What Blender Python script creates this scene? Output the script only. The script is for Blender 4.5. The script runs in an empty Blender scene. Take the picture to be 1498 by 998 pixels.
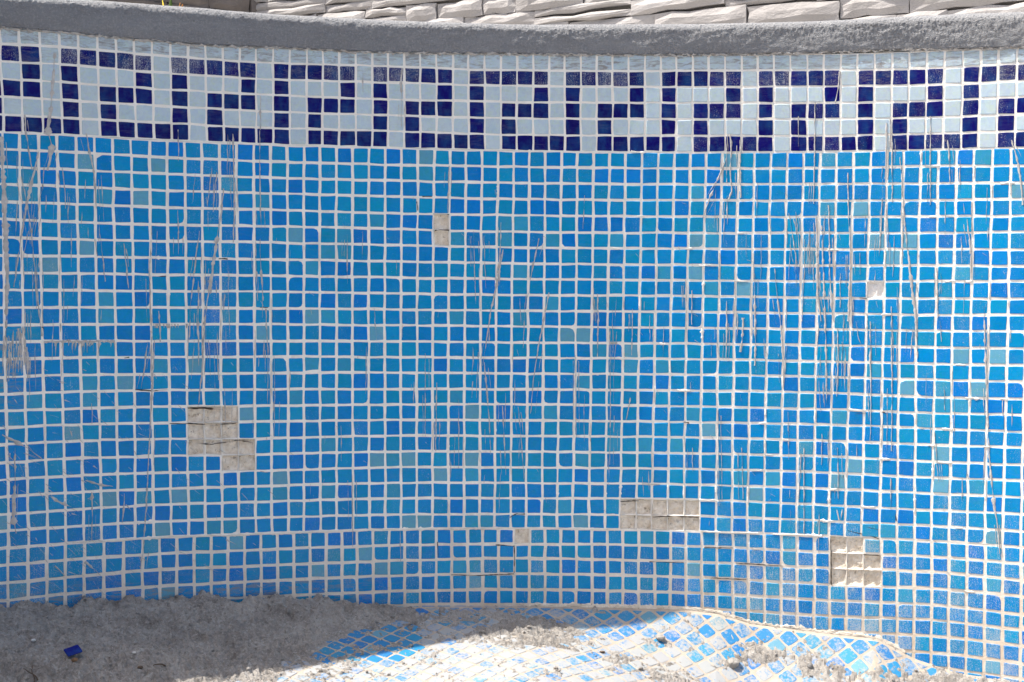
import bpy, bmesh, math, random
import numpy as np
from mathutils import Vector, Matrix, noise

random.seed(7)
rng = np.random.default_rng(7)
SC = bpy.context.scene
COL = SC.collection

# ------------------------------------------------------------------ camera, sky, sun, exposure
CAM_Z = 1.0
PITCH = math.radians(2.0)
F_MM = 50.0
cam_d = bpy.data.cameras.new("camera")
cam_d.lens = F_MM
cam_d.sensor_width = 36.0
cam_d.clip_start = 0.02
cam_d.clip_end = 500.0
cam = bpy.data.objects.new("camera", cam_d)
cam.location = (0, 0, CAM_Z)
cam.rotation_euler = (math.radians(90) - PITCH, 0, 0)
COL.objects.link(cam)
SC.camera = cam

SUN_EL = math.radians(62.5)
SUN_A = math.radians(2.2)          # heading in which the light travels, 0 = +X, positive towards +Y
U = Vector((math.cos(SUN_A), math.sin(SUN_A), 0))

world = bpy.data.worlds.new("World")
SC.world = world
world.use_nodes = True
wn = world.node_tree.nodes
bg = wn.get("Background") or wn.new("ShaderNodeBackground")
sky = wn.new("ShaderNodeTexSky")
sky.sky_type = 'NISHITA'
sky.sun_disc = False
sky.sun_elevation = SUN_EL
sky.sun_rotation = math.atan2(-U.x, -U.y)
sky.dust_density = 5.0
sky.ozone_density = 0.3
world.node_tree.links.new(sky.outputs[0], bg.inputs[0])
bg.inputs[1].default_value = 0.108
out = wn.get("World Output") or wn.new("ShaderNodeOutputWorld")
world.node_tree.links.new(bg.outputs[0], out.inputs[0])

sun_d = bpy.data.lights.new("sun", 'SUN')
sun_d.energy = 4.2
sun_d.angle = math.radians(0.53)
sun_d.color = (1.0, 0.95, 0.87)
sun = bpy.data.objects.new("sun", sun_d)
light_dir = Vector((U.x * math.cos(SUN_EL), U.y * math.cos(SUN_EL), -math.sin(SUN_EL)))
sun.rotation_euler = light_dir.to_track_quat('-Z', 'Y').to_euler()
sun.location = (-1, 0, 6)
COL.objects.link(sun)

SC.view_settings.view_transform = 'Standard'
SC.view_settings.look = 'None'
SC.view_settings.gamma = 1.0
SC.view_settings.exposure = 0.98

# ------------------------------------------------------------------ geometry of the place
R = 1.55                                  # the round pool: radius and centre
CX, CY = 0.09, 0.698
FPX = 1498.0 * F_MM / 36.0
cp, sp = math.cos(PITCH), math.sin(PITCH)


def ray(px, py):
    u = (px - 749.0) / FPX
    v = -(py - 499.0) / FPX
    return np.array([u, cp + v * sp, -sp + v * cp])


def to_pix(x, y, z):
    z = z - CAM_Z
    d = y * cp - z * sp
    v = y * sp + z * cp
    return 749.0 + FPX * x / d, 499.0 - FPX * v / d


def wall_hit(px, py):
    """arc length s along the wall (0 at the far point) and height z"""
    d = ray(px, py)
    a = d[0] ** 2 + d[1] ** 2
    b = -2 * (d[0] * CX + d[1] * CY)
    c = CX ** 2 + CY ** 2 - R ** 2
    t = (-b + math.sqrt(b * b - 4 * a * c)) / (2 * a)
    x, y = d[0] * t, d[1] * t
    return R * math.atan2(x - CX, y - CY), CAM_Z + d[2] * t


def on_wall(s, z, off=0.0):
    """point of the wall face, off = metres into the pool"""
    a = s / R
    r = R - off
    return (CX + r * math.sin(a), CY + r * math.cos(a), z)


def interp_smooth(x, xs, ys):
    """Catmull-Rom through the points, linear outside"""
    n = len(xs)
    if x <= xs[0]:
        return ys[0] + (x - xs[0]) * (ys[1] - ys[0]) / (xs[1] - xs[0])
    if x >= xs[-1]:
        return ys[-1] + (x - xs[-1]) * (ys[-1] - ys[-2]) / (xs[-1] - xs[-2])
    i = int(np.searchsorted(xs, x)) - 1
    i = min(max(i, 0), n - 2)
    h = xs[i + 1] - xs[i]
    t = (x - xs[i]) / h

    def m(k):
        if k == 0:
            return (ys[1] - ys[0]) / (xs[1] - xs[0])
        if k == n - 1:
            return (ys[-1] - ys[-2]) / (xs[-1] - xs[-2])
        return (ys[k + 1] - ys[k - 1]) / (xs[k + 1] - xs[k - 1])
    return ((2 * t ** 3 - 3 * t ** 2 + 1) * ys[i] + (t ** 3 - 2 * t ** 2 + t) * h * m(i)
            + (-2 * t ** 3 + 3 * t ** 2) * ys[i + 1] + (t ** 3 - t ** 2) * h * m(i + 1))


# surveyed joints of the mosaic (directions seen from the camera, carried onto the curved wall below)
COL_A = [4,32.3,61.7,90,117,145,171.7,198,224.3,250.5,276,301.7,326.8,351,375,399.4,424.2,448.8,472,496.3,520.6,544.6,567.9,591.6,614.9,638.6,662.4,685.6,709.4,732.6,756.2,779.8,803.3,826.2,849.7,873,896.2,919.7,943.5,966.4,989.4,1013.2,1036.7,1060.7,1085,1108.5,1132,1156,1181,1205,1229.6,1253.7,1278.8,1304.4,1329,1355,1380.5,1407,1433,1459,1486,1512]
COL_B1 = [4,28.6,56.7,84,112,138.6,165,192,219,244.7,270.4,295.5,321.6,345.9,371.5,395.7,420.2,444.6,468.2,491.9,515.9,539.7,563.8,587.6,611.4,635,658.5,681.7,705.3,728.6,751.6,774.6,797.7,821.3,844.7,868.4,891.6,915,939,962.7,986.5,1009.8,1033,1056.2,1081,1103.9,1127.9,1151.8,1175.4,1199.5,1224.4,1248.5,1273.5,1298,1322.2,1347.2,1372.8,1399.7,1424.9,1452,1479,1506]
COL_B2 = [7,34.4,62,89.5,117,142.6,169.2,195.9,221.3,246.7,273,297.4,323.2,347.7,372.5,396.5,421.2,444.6,467.8,492.3,515.7,539.3,563,586.4,610,633,656,680,702.7,725.6,748.8,772.2,795.3,818.5,842.3,865.4,888.8,911.6,935,958,981,1004,1027.4,1050.6,1074.2,1098.3,1122.3,1146.3,1170,1194.4,1218.6,1243.5,1267,1291.7,1315.8,1340.6,1368.2,1393.3,1420,1446,1474,1500]
COL_B3 = [12,41,69,95.7,122,148,172.6,197.9,224.3,250,275.4,300,325,349.5,374,398,422.2,444.6,468.8,492.3,516.7,540.3,564,586.8,609.4,633,656,678.7,701.7,724,747.2,769.8,792.7,815.3,838,861.8,885.4,907.4,931,953.7,977,1000.5,1023.2,1047.6,1070.8,1093.7,1117.3,1141.7,1165.4,1190,1213,1237,1261,1287.5,1312.6,1338.2,1363.2,1389.3,1415.3,1441.3,1467.4,1494.4]
COL_C = [12,41,68.7,96,123,152,181,208.3,234,258.8,284,309,334,358,382,406,430,453.8,477,500.3,522.7,546,569.4,592,615,638,661,684,706,729.2,752.6,774.6,797.3,820.3,843,865.8,888.4,911,934.4,958,980.7,1003.7,1026.6,1048.6,1072.2,1094.7,1118.3,1142.7,1166,1191.4,1214,1238,1263,1289,1313,1337.6,1363,1388.3,1414.3,1441,1467.4,1494.4]
ROW_X = [12, 89, 220, 374, 560, 750, 1009, 1224, 1372, 1470]
ROW_A = [[40,65,90.8,116,141.8,168.2,194],[44,68.5,94.3,119.8,146,172.5,197],[55.3,80,105,129.5,154.3,178.6,204],[68,91,115,137.8,162.3,186.3,210.6],[75.5,96.6,120.7,145,168.6,191.4,216],[78.5,103,125.5,149,173,197,220.6],[79.6,103.6,127.4,150.6,174.4,198.7,223],[78.8,102.3,126,150.3,174.4,198.4,221.8],[74.2,99.3,124,147.4,171.4,195.5,219],[70,94,119.4,142.6,168,192.5,216.4]]
ROW_B = [
 [194,218.6,244,270,295.5,321,347.3,373.5,399.7,424.5,450.5,476,500.5,526,551.4,576.8,601,626,650,677,701.5,726.7,752,776.5,802,827,852.5,878,903],
 [197,222,247.5,272.5,298,324.5,349.5,374.6,400,424.8,450,475,499,523.5,549,573.6,599,622,646,671.6,697,721.5,747,771.5,795.5,820,846,869.5,894],
 [204.5,229,253.5,278,303,328.5,352.7,377,401.8,426,450,474.7,499.3,523,548,571,595.5,619.5,642.5,667.6,692,716,739,763.7,787,811,834.5,858.5,881],
 [210.6,235.7,259.5,282.4,306.2,330.8,354.3,379.4,402.9,426.4,451,474.4,499,522,546,570,594,617,642,665,689,711.3,734.4,758,781,805,828,851,874],
 [216,240.8,264,287.3,312,334.5,358.3,382.3,405.8,429,452.8,475.8,499.5,522.5,545,569.3,592,614.7,637.7,661,684,706.8,729.5,753.5,775,798,821,843,866,886],
 [220.6,244,267.5,291.5,314.8,339.3,362.3,385.5,408.2,431.7,455,477.5,501,523.5,546.6,569.6,591.5,615,638,661,684,706.5,729,752.5,773,796.4,817,839.7,862.5,884.5],
 [223,246.5,270,293,317,341,364,387.7,410.4,433,456.5,480,503,525.5,548,571.4,594.7,617.6,640.3,663.6,686.3,709,731,755,777,799,822,844.5,867.7,889.5],
 [221.8,245.5,269.5,293.7,317.4,341,365,389,412.2,436.3,459.2,482.5,505.5,529.5,552,575.4,599.5,622,645.4,668.4,692,716,740,763,785,809,832,856,879,902,924],
 [218.6,243,268.3,293,317,341,364.4,388,411.7,437,461,484.4,508.3,533,556,581.6,604.8,627.5,651.5,676,699.3,722.7,747,770,792,815,837,861.7,885.5,908,931,956,977],
 [216.4,242.5,268,291.7,316,339.6,365,389,411.7,437.6,461,485,509.5,534.3,558,583.5,606.7,631.5,654,679.6,702.3,726.6,751,776,799,823,847,870,896.5,919,942,968,990]]
NROW = 36
for r in ROW_B:
    while len(r) < NROW + 1:
        r.append(r[-1] + (r[-1] - r[-5]) / 4.0)
J0, J1 = -1, 62                            # columns surveyed cell by cell


def col_at(tab, j):
    if j < 0:
        return tab[0] + j * 27.3
    if j > 61:
        return tab[61] + (j - 61) * 26.3
    return tab[j]


def colx(band, j, y):
    if band == 'A':
        x = col_at(COL_A, j)
        return x + 0.045 * (y - 150) * max(0.0, (420 - x) / 420) - 0.03 * (y - 150) * max(0.0, (x - 1150) / 350)
    if band == 'B':
        a, b, c = col_at(COL_B1, j), col_at(COL_B2, j), col_at(COL_B3, j)
        return interp_smooth(y, [235.0, 490.0, 735.0], [a, b, c])
    return col_at(COL_C, j) - (y - 830) * 0.012 * max(0.0, (col_at(COL_C, j) - 900) / 600)


def rowy(band, k, x):
    if band == 'A':
        return interp_smooth(x, ROW_X, [r[k] for r in ROW_A])
    return interp_smooth(x, ROW_X, [r[k] for r in ROW_B])


def joint(band, j, k):
    """pixel of the crossing of column joint j and row joint k"""
    y = rowy(band, k, col_at(COL_B2, j))
    x = colx(band, j, y)
    y = rowy(band, k, x)
    return x, y


_jc = {}


def joint_w(band, j, k):
    key = (band, j, k)
    if key not in _jc:
        x, y = joint(band, j, k)
        h = 0.7
        x += random.uniform(-h, h) * 0.7
        y += random.uniform(-h, h) * (0.5 if band != 'A' or k > 0 else 0.2)
        _jc[key] = wall_hit(x, y)
    return _jc[key]


# foot of the wall, as (pixel x, pixel y)
FOOT = [(-200,930),(-100,918),(0,912),(100,906),(185,899),(300,896),(480,890),(750,886.5),(900,888.5),(1000,891),(1050,897),(1100,912),(1200,925),(1285,934),(1335,962),(1400,984),(1498,1000),(1600,1018),(1750,1045)]
_fs = [wall_hit(*p) for p in FOOT]
FOOT_S = [p[0] for p in _fs]
FOOT_Z = [p[1] for p in _fs]


def foot_z(s):
    if s <= FOOT_S[0]:
        return FOOT_Z[0]
    if s >= FOOT_S[-1]:
        return FOOT_Z[-1]
    return float(np.interp(s, FOOT_S, FOOT_Z))


def smooth01(a, b, x):
    t = min(max((x - a) / (b - a), 0.0), 1.0)
    return t * t * (3 - 2 * t)


T_END = 0.10


def slope0(s):
    return 0.30 + 0.80 * smooth01(-0.12, 0.28, s)


def cove(s):
    return 0.13 - 0.06 * smooth01(-0.5, 0.0, s) + 0.10 * smooth01(0.05, 0.45, s)


def floor_drop(s, d):
    L = cove(s)
    t0 = slope0(s) - T_END
    dd = min(d, 0.9)
    return T_END * dd + t0 * L * (1 - math.exp(-d / L))


def floor_point(s, d, up=0.0):
    z = foot_z(s) - floor_drop(s, max(d, 0.0)) + up
    return on_wall(s, z, d)


# ------------------------------------------------------------------ helpers
def link(name, me, mats=(), parent=None):
    o = bpy.data.objects.new(name, me)
    COL.objects.link(o)
    for m in mats:
        me.materials.append(m)
    if parent is not None:
        o.parent = parent
    return o


def mesh_py(name, verts, faces, mats=(), parent=None, smooth=False):
    me = bpy.data.meshes.new(name)
    me.from_pydata(verts, [], faces)
    me.update()
    if smooth:
        me.polygons.foreach_set("use_smooth", [True] * len(me.polygons))
    return link(name, me, mats, parent)


def empty(name, loc=(0, 0, 0)):
    o = bpy.data.objects.new(name, None)
    o.location = loc
    o.empty_display_size = 0.05
    COL.objects.link(o)
    return o


def tag(o, label=None, cat=None, kind=None, group=None):
    if label: o["label"] = label
    if cat: o["category"] = cat
    if kind: o["kind"] = kind
    if group: o["group"] = group
    return o


class NT:
    """small node-tree writer"""
    def __init__(self, name, rough=0.6, spec=0.4):
        self.m = bpy.data.materials.new(name)
        self.m.use_nodes = True
        self.t = self.m.node_tree
        self.n = self.t.nodes
        self.b = self.n.get("Principled BSDF")
        self.b.inputs["Roughness"].default_value = rough
        self.b.inputs["Specular IOR Level"].default_value = spec
        self.geo = self.n.new("ShaderNodeNewGeometry")

    def l(self, a, b):
        self.t.links.new(a, b)

    def pos(self, scale=(1, 1, 1)):
        m = self.n.new("ShaderNodeMapping")
        m.inputs["Scale"].default_value = scale
        self.l(self.geo.outputs["Position"], m.inputs["Vector"])
        return m.outputs[0]

    def noise(self, scale, detail=4, rough=0.6, stretch=(1, 1, 1), dist=0.0):
        t = self.n.new("ShaderNodeTexNoise")
        t.inputs["Scale"].default_value = scale
        t.inputs["Detail"].default_value = detail
        t.inputs["Roughness"].default_value = rough
        t.inputs["Distortion"].default_value = dist
        self.l(self.pos(stretch), t.inputs["Vector"])
        return t.outputs["Fac"]

    def ramp(self, v, stops):
        r = self.n.new("ShaderNodeValToRGB")
        e = r.color_ramp.elements
        while len(e) < len(stops):
            e.new(0.5)
        for el, (p, c) in zip(e, stops):
            el.position = p
            el.color = (c, c, c, 1) if not isinstance(c, tuple) else (*c, 1)
        self.l(v, r.inputs[0])
        return r.outputs[0]

    def math(self, op, a, b=None, c=None):
        m = self.n.new("ShaderNodeMath")
        m.operation = op
        for i, v in enumerate((a, b, c)):
            if v is None: continue
            if isinstance(v, (int, float)): m.inputs[i].default_value = v
            else: self.l(v, m.inputs[i])
        return m.outputs[0]

    def mix(self, f, a, b, mode='MIX'):
        m = self.n.new("ShaderNodeMix")
        m.data_type = 'RGBA'
        m.blend_type = mode
        for sock, v in ((m.inputs[0], f), (m.inputs[6], a), (m.inputs[7], b)):
            if isinstance(v, (int, float)): sock.default_value = v
            elif isinstance(v, tuple): sock.default_value = (*v, 1)
            else: self.l(v, sock)
        return m.outputs[2]

    def attr(self, name, fac=False):
        a = self.n.new("ShaderNodeAttribute")
        a.attribute_name = name
        return a.outputs["Fac"] if fac else a.outputs["Color"]

    def sep(self):
        s = self.n.new("ShaderNodeSeparateXYZ")
        self.l(self.geo.outputs["Position"], s.inputs[0])
        return s.outputs

    def maprange(self, v, a, b, c=0.0, d=1.0):
        m = self.n.new("ShaderNodeMapRange")
        m.inputs[1].default_value, m.inputs[2].default_value = a, b
        m.inputs[3].default_value, m.inputs[4].default_value = c, d
        self.l(v, m.inputs[0])
        return m.outputs[0]

    def color(self, c):
        if isinstance(c, tuple): self.b.inputs["Base Color"].default_value = (*c, 1)
        else: self.l(c, self.b.inputs["Base Color"])

    def rough(self, v):
        self.l(v, self.b.inputs["Roughness"])

    def bump(self, h, strength=0.5, dist=0.001, prev=None):
        b = self.n.new("ShaderNodeBump")
        b.inputs["Strength"].default_value = strength
        b.inputs["Distance"].default_value = dist
        self.l(h, b.inputs["Height"])
        if prev is not None: self.l(prev, b.inputs["Normal"])
        self.l(b.outputs[0], self.b.inputs["Normal"])
        return b.outputs[0]


# ------------------------------------------------------------------ materials
def tile_material():
    n = NT("glass_tile", 0.3, 0.13)
    at = n.n.new("ShaderNodeAttribute")
    at.attribute_name = "tint"
    c = at.outputs["Color"]
    dust = n.attr("dust", True)
    cloud = n.noise(60, 3, 0.6, (1, 1, 0.6))
    cloud2 = n.noise(150, 4, 0.65, (1, 1, 0.7), 1.5)
    c = n.mix(n.ramp(cloud, [(0.4, 0.0), (0.8, 0.30)]), c, n.mix(0.55, c, (0.04, 0.36, 0.66)))
    c = n.mix(n.ramp(cloud2, [(0.42, 0.0), (0.70, 0.55)]), c, n.mix(1.0, c, (0.8, 0.76, 1.0), 'MULTIPLY'))
    c = n.mix(n.ramp(n.noise(105, 3, 0.6, (1, 1, 1.4), 1.0), [(0.48, 0.0), (0.70, 0.6)]), c, n.mix(1.0, c, (1.0, 1.0, 0.74), 'MULTIPLY'))
    fine = n.noise(760, 3, 0.7)
    streak = n.noise(520, 3, 0.7, (1, 1, 0.12))
    big = n.noise(26, 3, 0.6, (1, 1, 0.45))
    # speckled residue and lime film
    f = n.math('ADD', n.math('MULTIPLY', fine, 0.75), n.math('MULTIPLY', streak, 0.25))
    thr = n.math('SUBTRACT', 0.735, n.math('MULTIPLY', dust, n.math('ADD', 0.09, n.math('MULTIPLY', big, 0.27))))
    m = n.math('MULTIPLY', n.math('SUBTRACT', f, thr), 7.0)
    m = n.math('MINIMUM', n.math('MAXIMUM', m, 0.0), 0.8)
    c = n.mix(m, c, (0.52, 0.53, 0.53))
    film = n.math('MULTIPLY', n.math('MULTIPLY', n.math('MAXIMUM', n.math('SUBTRACT', dust, 0.45), 0.0), n.ramp(big, [(0.38, 0.0), (0.75, 1.0)])), 0.18)
    c = n.mix(film, c, (0.38, 0.46, 0.54))
    # brushed dirt (alpha of the tint says how much)
    soil = n.ramp(n.noise(120, 5, 0.75, (0.35, 0.35, 1.6), 0.8), [(0.47, 0.0), (0.62, 1.0)])
    c = n.mix(n.math('MULTIPLY', soil, n.math('MULTIPLY', at.outputs["Alpha"], 1.0)), c, (0.25, 0.235, 0.225))
    n.color(c)
    n.rough(n.math('ADD', 0.26, n.math('MULTIPLY', m, 0.5)))
    n.bump(n.math('ADD', n.math('MULTIPLY', fine, 0.4), n.math('MULTIPLY', m, 0.8)), 0.35, 0.0006)
    return n.m


def grout_material():
    n = NT("grout", 0.85, 0.2)
    base = n.mix(n.ramp(n.noise(38, 5, 0.7), [(0.35, 0.0), (0.7, 1.0)]), (0.795, 0.755, 0.685), (0.895, 0.862, 0.80))
    z = n.sep()[2]
    low = n.maprange(z, 0.66, 0.50)
    low = n.math('MULTIPLY', low, n.ramp(n.noise(18, 4, 0.7), [(0.3, 0.35), (0.75, 1.0)]))
    base = n.mix(n.math('MULTIPLY', low, 0.85), base, (0.60, 0.44, 0.29))
    spot = n.ramp(n.noise(170, 5, 0.75), [(0.56, 0.0), (0.68, 1.0)])
    base = n.mix(n.math('MULTIPLY', spot, n.math('ADD', 0.15, n.math('MULTIPLY', low, 0.45))), base, (0.50, 0.37, 0.27))
    dirt = n.ramp(n.noise(9, 5, 0.75, (1, 1, 0.3)), [(0.60, 0.0), (0.78, 0.55)])
    base = n.mix(dirt, base, (0.34, 0.31, 0.28))
    grey = n.math('MULTIPLY', n.maprange(z, 1.395, 1.425), n.ramp(n.noise(70, 4, 0.7), [(0.35, 0.25), (0.65, 1.0)]))
    base = n.mix(n.math('MULTIPLY', grey, 0.75), base, (0.36, 0.34, 0.32))
    n.color(base)
    b = n.bump(n.noise(130, 5, 0.7), 0.8, 0.0018)
    n.bump(n.noise(700, 3, 0.7), 0.5, 0.0006, b)
    return n.m


def bed_material():
    n = NT("mortar_bed", 0.9, 0.15)
    c = n.mix(n.ramp(n.noise(75, 5, 0.7), [(0.38, 0.0), (0.66, 1.0)]), (0.60, 0.51, 0.40), (0.82, 0.75, 0.65))
    c = n.mix(n.ramp(n.noise(120, 6, 0.8), [(0.57, 0.0), (0.66, 0.9)]), c, (0.17, 0.13, 0.08))
    n.color(c)
    b = n.bump(n.noise(220, 5, 0.75), 0.8, 0.002)
    return n.m


def concrete_material():
    n = NT("coping_concrete", 0.9, 0.15)
    c = n.mix(n.ramp(n.noise(14, 5, 0.65, (1, 1, 3)), [(0.3, 0.0), (0.7, 1.0)]), (0.235, 0.238, 0.25), (0.30, 0.304, 0.316))
    c = n.mix(n.ramp(n.noise(300, 4, 0.8), [(0.48, 0.0), (0.72, 0.8)]), c, (0.42, 0.415, 0.41))
    c = n.mix(n.ramp(n.noise(150, 3, 0.7), [(0.70, 0.0), (0.76, 0.9)]), c, (0.05, 0.05, 0.05))
    n.color(c)
    b = n.bump(n.noise(380, 3, 0.75, (0.7, 0.7, 1.2)), 1.0, 0.0045)
    return n.m


def cement_material():
    n = NT("dried_cement", 0.85, 0.2)
    c = n.mix(n.ramp(n.noise(90, 5, 0.7), [(0.3, 0.0), (0.7, 1.0)]), (0.36, 0.338, 0.318), (0.62, 0.592, 0.565))
    n.color(c)
    n.bump(n.noise(420, 4, 0.75), 0.8, 0.0012)
    return n.m


def sand_material():
    n = NT("sand_and_mortar_dust", 0.95, 0.1)
    c = n.mix(n.ramp(n.noise(16, 6, 0.75), [(0.34, 0.0), (0.66, 1.0)]), (0.25, 0.225, 0.20), (0.45, 0.42, 0.385))
    c = n.mix(n.ramp(n.noise(48, 5, 0.8, (1, 1, 1), 0.6), [(0.56, 0.0), (0.66, 0.75)]), c, (0.52, 0.50, 0.475))
    c = n.mix(n.ramp(n.noise(240, 4, 0.8), [(0.52, 0.0), (0.72, 0.8)]), c, (0.56, 0.53, 0.49))
    c = n.mix(n.ramp(n.noise(34, 6, 0.8, (1, 1, 1), 0.8), [(0.54, 0.0), (0.68, 0.75)]), c, (0.15, 0.128, 0.108))
    c = n.mix(n.ramp(n.noise(300, 4, 0.8, (1, 1, 1.2)), [(0.58, 0.0), (0.68, 0.9)]), c, (0.10, 0.08, 0.065))
    n.color(c)
    b = n.bump(n.noise(190, 5, 0.8), 1.0, 0.004)
    return n.m


def floor_grout_material():
    n = NT("floor_grout", 0.9, 0.15)
    c = n.mix(n.ramp(n.noise(40, 5, 0.7), [(0.35, 0.0), (0.7, 1.0)]), (0.38, 0.315, 0.255), (0.48, 0.42, 0.35))
    c = n.mix(n.ramp(n.noise(200, 4, 0.8), [(0.58, 0.0), (0.7, 0.6)]), c, (0.34, 0.28, 0.22))
    n.color(c)
    n.bump(n.noise(200, 5, 0.75), 0.8, 0.002)
    return n.m


def floor_tile_material():
    n = NT("dusty_floor_tile", 0.5, 0.25)
    c = n.attr("tint")
    fine = n.noise(210, 5, 0.75)
    big = n.noise(30, 4, 0.65)
    dust = n.attr("dust", True)
    v = n.math('ADD', n.math('MULTIPLY', fine, 0.62), n.math('MULTIPLY', big, 0.38))
    m = n.math('MULTIPLY', n.math('SUBTRACT', v, n.math('SUBTRACT', 0.70, n.math('MULTIPLY', dust, 0.34))), 8.0)
    m = n.math('MINIMUM', n.math('MAXIMUM', m, 0.0), 0.90)
    c = n.mix(m, c, (0.37, 0.355, 0.33))
    n.color(c)
    n.rough(n.math('ADD', 0.4, n.math('MULTIPLY', m, 0.5)))
    n.bump(m, 0.5, 0.0006)
    return n.m


def stone_material(name, lo, hi, dark):
    n = NT(name, 0.85, 0.2)
    oi = n.n.new("ShaderNodeObjectInfo")
    c = n.mix(n.ramp(n.noise(9, 5, 0.65), [(0.3, 0.0), (0.7, 1.0)]), lo, hi)
    c = n.mix(n.math('MULTIPLY', oi.outputs["Random"], 0.35), c, dark)
    c = n.mix(n.ramp(n.noise(28, 5, 0.7, (1, 1, 2.5)), [(0.58, 0.0), (0.75, 0.5)]), c, dark)
    n.color(c)
    b = n.bump(n.noise(22, 5, 0.65, (1, 1, 2.0)), 0.8, 0.006)
    n.bump(n.noise(160, 4, 0.7), 0.5, 0.002, b)
    return n.m


def plain_material(name, c1, c2, scale, rough=0.8, bump=0.001):
    n = NT(name, rough, 0.25)
    n.color(n.mix(n.ramp(n.noise(scale, 5, 0.65), [(0.3, 0.0), (0.7, 1.0)]), c1, c2))
    n.bump(n.noise(scale * 3, 4, 0.7), 0.6, bump)
    return n.m


M_TILE = tile_material()
M_GROUT = grout_material()
M_BED = bed_material()
M_COPING = concrete_material()
M_WBED = plain_material("white_mortar_bed", (0.66, 0.61, 0.57), (0.84, 0.82, 0.79), 70, 0.85, 0.002)
M_CEMENT = cement_material()
M_SAND = sand_material()
M_FGROUT = floor_grout_material()
M_FTILE = floor_tile_material()
M_STONE = stone_material("pale_stone", (0.36, 0.342, 0.334), (0.46, 0.44, 0.432), (0.30, 0.283, 0.275))
M_DSTONE = stone_material("shaded_brown_stone", (0.15, 0.13, 0.118), (0.24, 0.21, 0.195), (0.10, 0.085, 0.075))  # brown darkened to carry the shade of the left-hand wall
M_JOINT = plain_material("stone_wall_mortar", (0.22, 0.205, 0.19), (0.32, 0.30, 0.28), 40)
M_DECK = plain_material("deck_concrete", (0.30, 0.29, 0.27), (0.42, 0.40, 0.38), 12)
M_TWIG = plain_material("dry_twig", (0.07, 0.045, 0.03), (0.14, 0.10, 0.07), 200)
M_PEBBLE = plain_material("brown_pebble", (0.16, 0.09, 0.045), (0.26, 0.16, 0.09), 150)
M_DPEBBLE = plain_material("dark_pebble", (0.13, 0.125, 0.12), (0.24, 0.232, 0.225), 120)
M_CRUMB = plain_material("pale_crumb", (0.62, 0.60, 0.57), (0.75, 0.73, 0.70), 120)
M_LEAFY = plain_material("yellow_leaf", (0.50, 0.38, 0.03), (0.62, 0.48, 0.06), 60)
M_LEAFG = plain_material("green_leaf", (0.06, 0.11, 0.02), (0.11, 0.17, 0.04), 60)
M_LEAFO = plain_material("orange_leaf", (0.42, 0.16, 0.03), (0.52, 0.22, 0.05), 60)


# ------------------------------------------------------------------ one mosaic tile as verts / faces
class Acc:
    def __init__(self):
        self.v, self.f, self.tint, self.dust = [], [], [], []
        self.soil = []

    def add(self, v, f, tint, dust, soil=0.0):
        self.soil += [soil] * len(v)
        o = len(self.v)
        self.v += v
        self.f += [tuple(i + o for i in q) for q in f]
        self.tint += [tint] * len(v)
        self.dust += [dust] * len(v)

    def build(self, name, mat, parent):
        o = mesh_py(name, self.v, self.f, [mat], parent)
        me = o.data
        a = me.attributes.new("tint", 'FLOAT_COLOR', 'POINT')
        a.data.foreach_set("color", np.array([(*t, w) for t, w in zip(self.tint, self.soil)], dtype=np.float32).ravel())
        b = me.attributes.new("dust", 'FLOAT', 'POINT')
        b.data.foreach_set("value", np.array(self.dust, dtype=np.float32))
        return o


def outline(q, inset, cr, jit, fine=True, chip=None):
    """rounded, slightly uneven outline of a quad q (4 (s,z) corners, counter-clockwise seen from the pool)"""
    c = [np.array(p) for p in q]
    cen = sum(c) / 4.0
    ins = []
    for i in range(4):
        p, a, b = c[i], c[i - 1], c[(i + 1) % 4]
        ea = (a - p) / np.linalg.norm(a - p)
        eb = (b - p) / np.linalg.norm(b - p)
        ins.append(p + (ea + eb) * inset + np.array([random.uniform(-jit, jit), random.uniform(-jit, jit)]))
    pts = []
    for i in range(4):
        p, a, b = ins[i], ins[i - 1], ins[(i + 1) % 4]
        ea = (a - p) / np.linalg.norm(a - p)
        eb = (b - p) / np.linalg.norm(b - p)
        r = cr * random.uniform(0.5, 1.4)
        if chip == i:
            r = cr * random.uniform(3.5, 7)
        pts.append(p + ea * r)
        if fine:
            pts.append(p + (ea + eb) * r * 0.29)
        pts.append(p + eb * r)
        if fine:
            m = p * 0.5 + b * 0.5
            nrm = np.array([eb[1], -eb[0]])
            pts.append(m + nrm * random.uniform(-jit, jit) * 0.8)
    return pts, cen


def tile_geo(pts, cen, tilt, place, bevel=0.0007, depth=0.0026, sh=0.93):
    """front cap, bevel ring and skirt; place(s, z, off) -> xyz"""
    n = len(pts)
    v = []
    for p in pts:
        q = cen + (p - cen) * sh
        v.append(place(q[0], q[1], 0.0 + tilt[0] * (q[0] - cen[0]) + tilt[1] * (q[1] - cen[1]) + tilt[2]))
    for p in pts:
        v.append(place(p[0], p[1], -bevel + tilt[0] * (p[0] - cen[0]) + tilt[1] * (p[1] - cen[1]) + tilt[2]))
    for p in pts:
        v.append(place(p[0], p[1], -depth))
    f = [tuple(range(n))]
    for i in range(n):
        k = (i + 1) % n
        f.append((i, n + i, n + k, k))
        f.append((n + i, 2 * n + i, 2 * n + k, n + k))
    return v, f


BLUES = [((0.0003, 0.205, 0.54), 4.0), ((0.0003, 0.230, 0.54), 6.0), ((0.0005, 0.252, 0.53), 5.0), ((0.002, 0.272, 0.515), 2.5), ((0.030, 0.30, 0.50), 1.0), ((0.11, 0.335, 0.47), 0.7), ((0.0003, 0.182, 0.555), 1.4)]
_bw = [w for _, w in BLUES]


def jitter_col(c, a=0.08):
    k = 1 + random.uniform(-a, a)
    return tuple(max(0.0, min(1.0, x * k)) for x in c)


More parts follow.
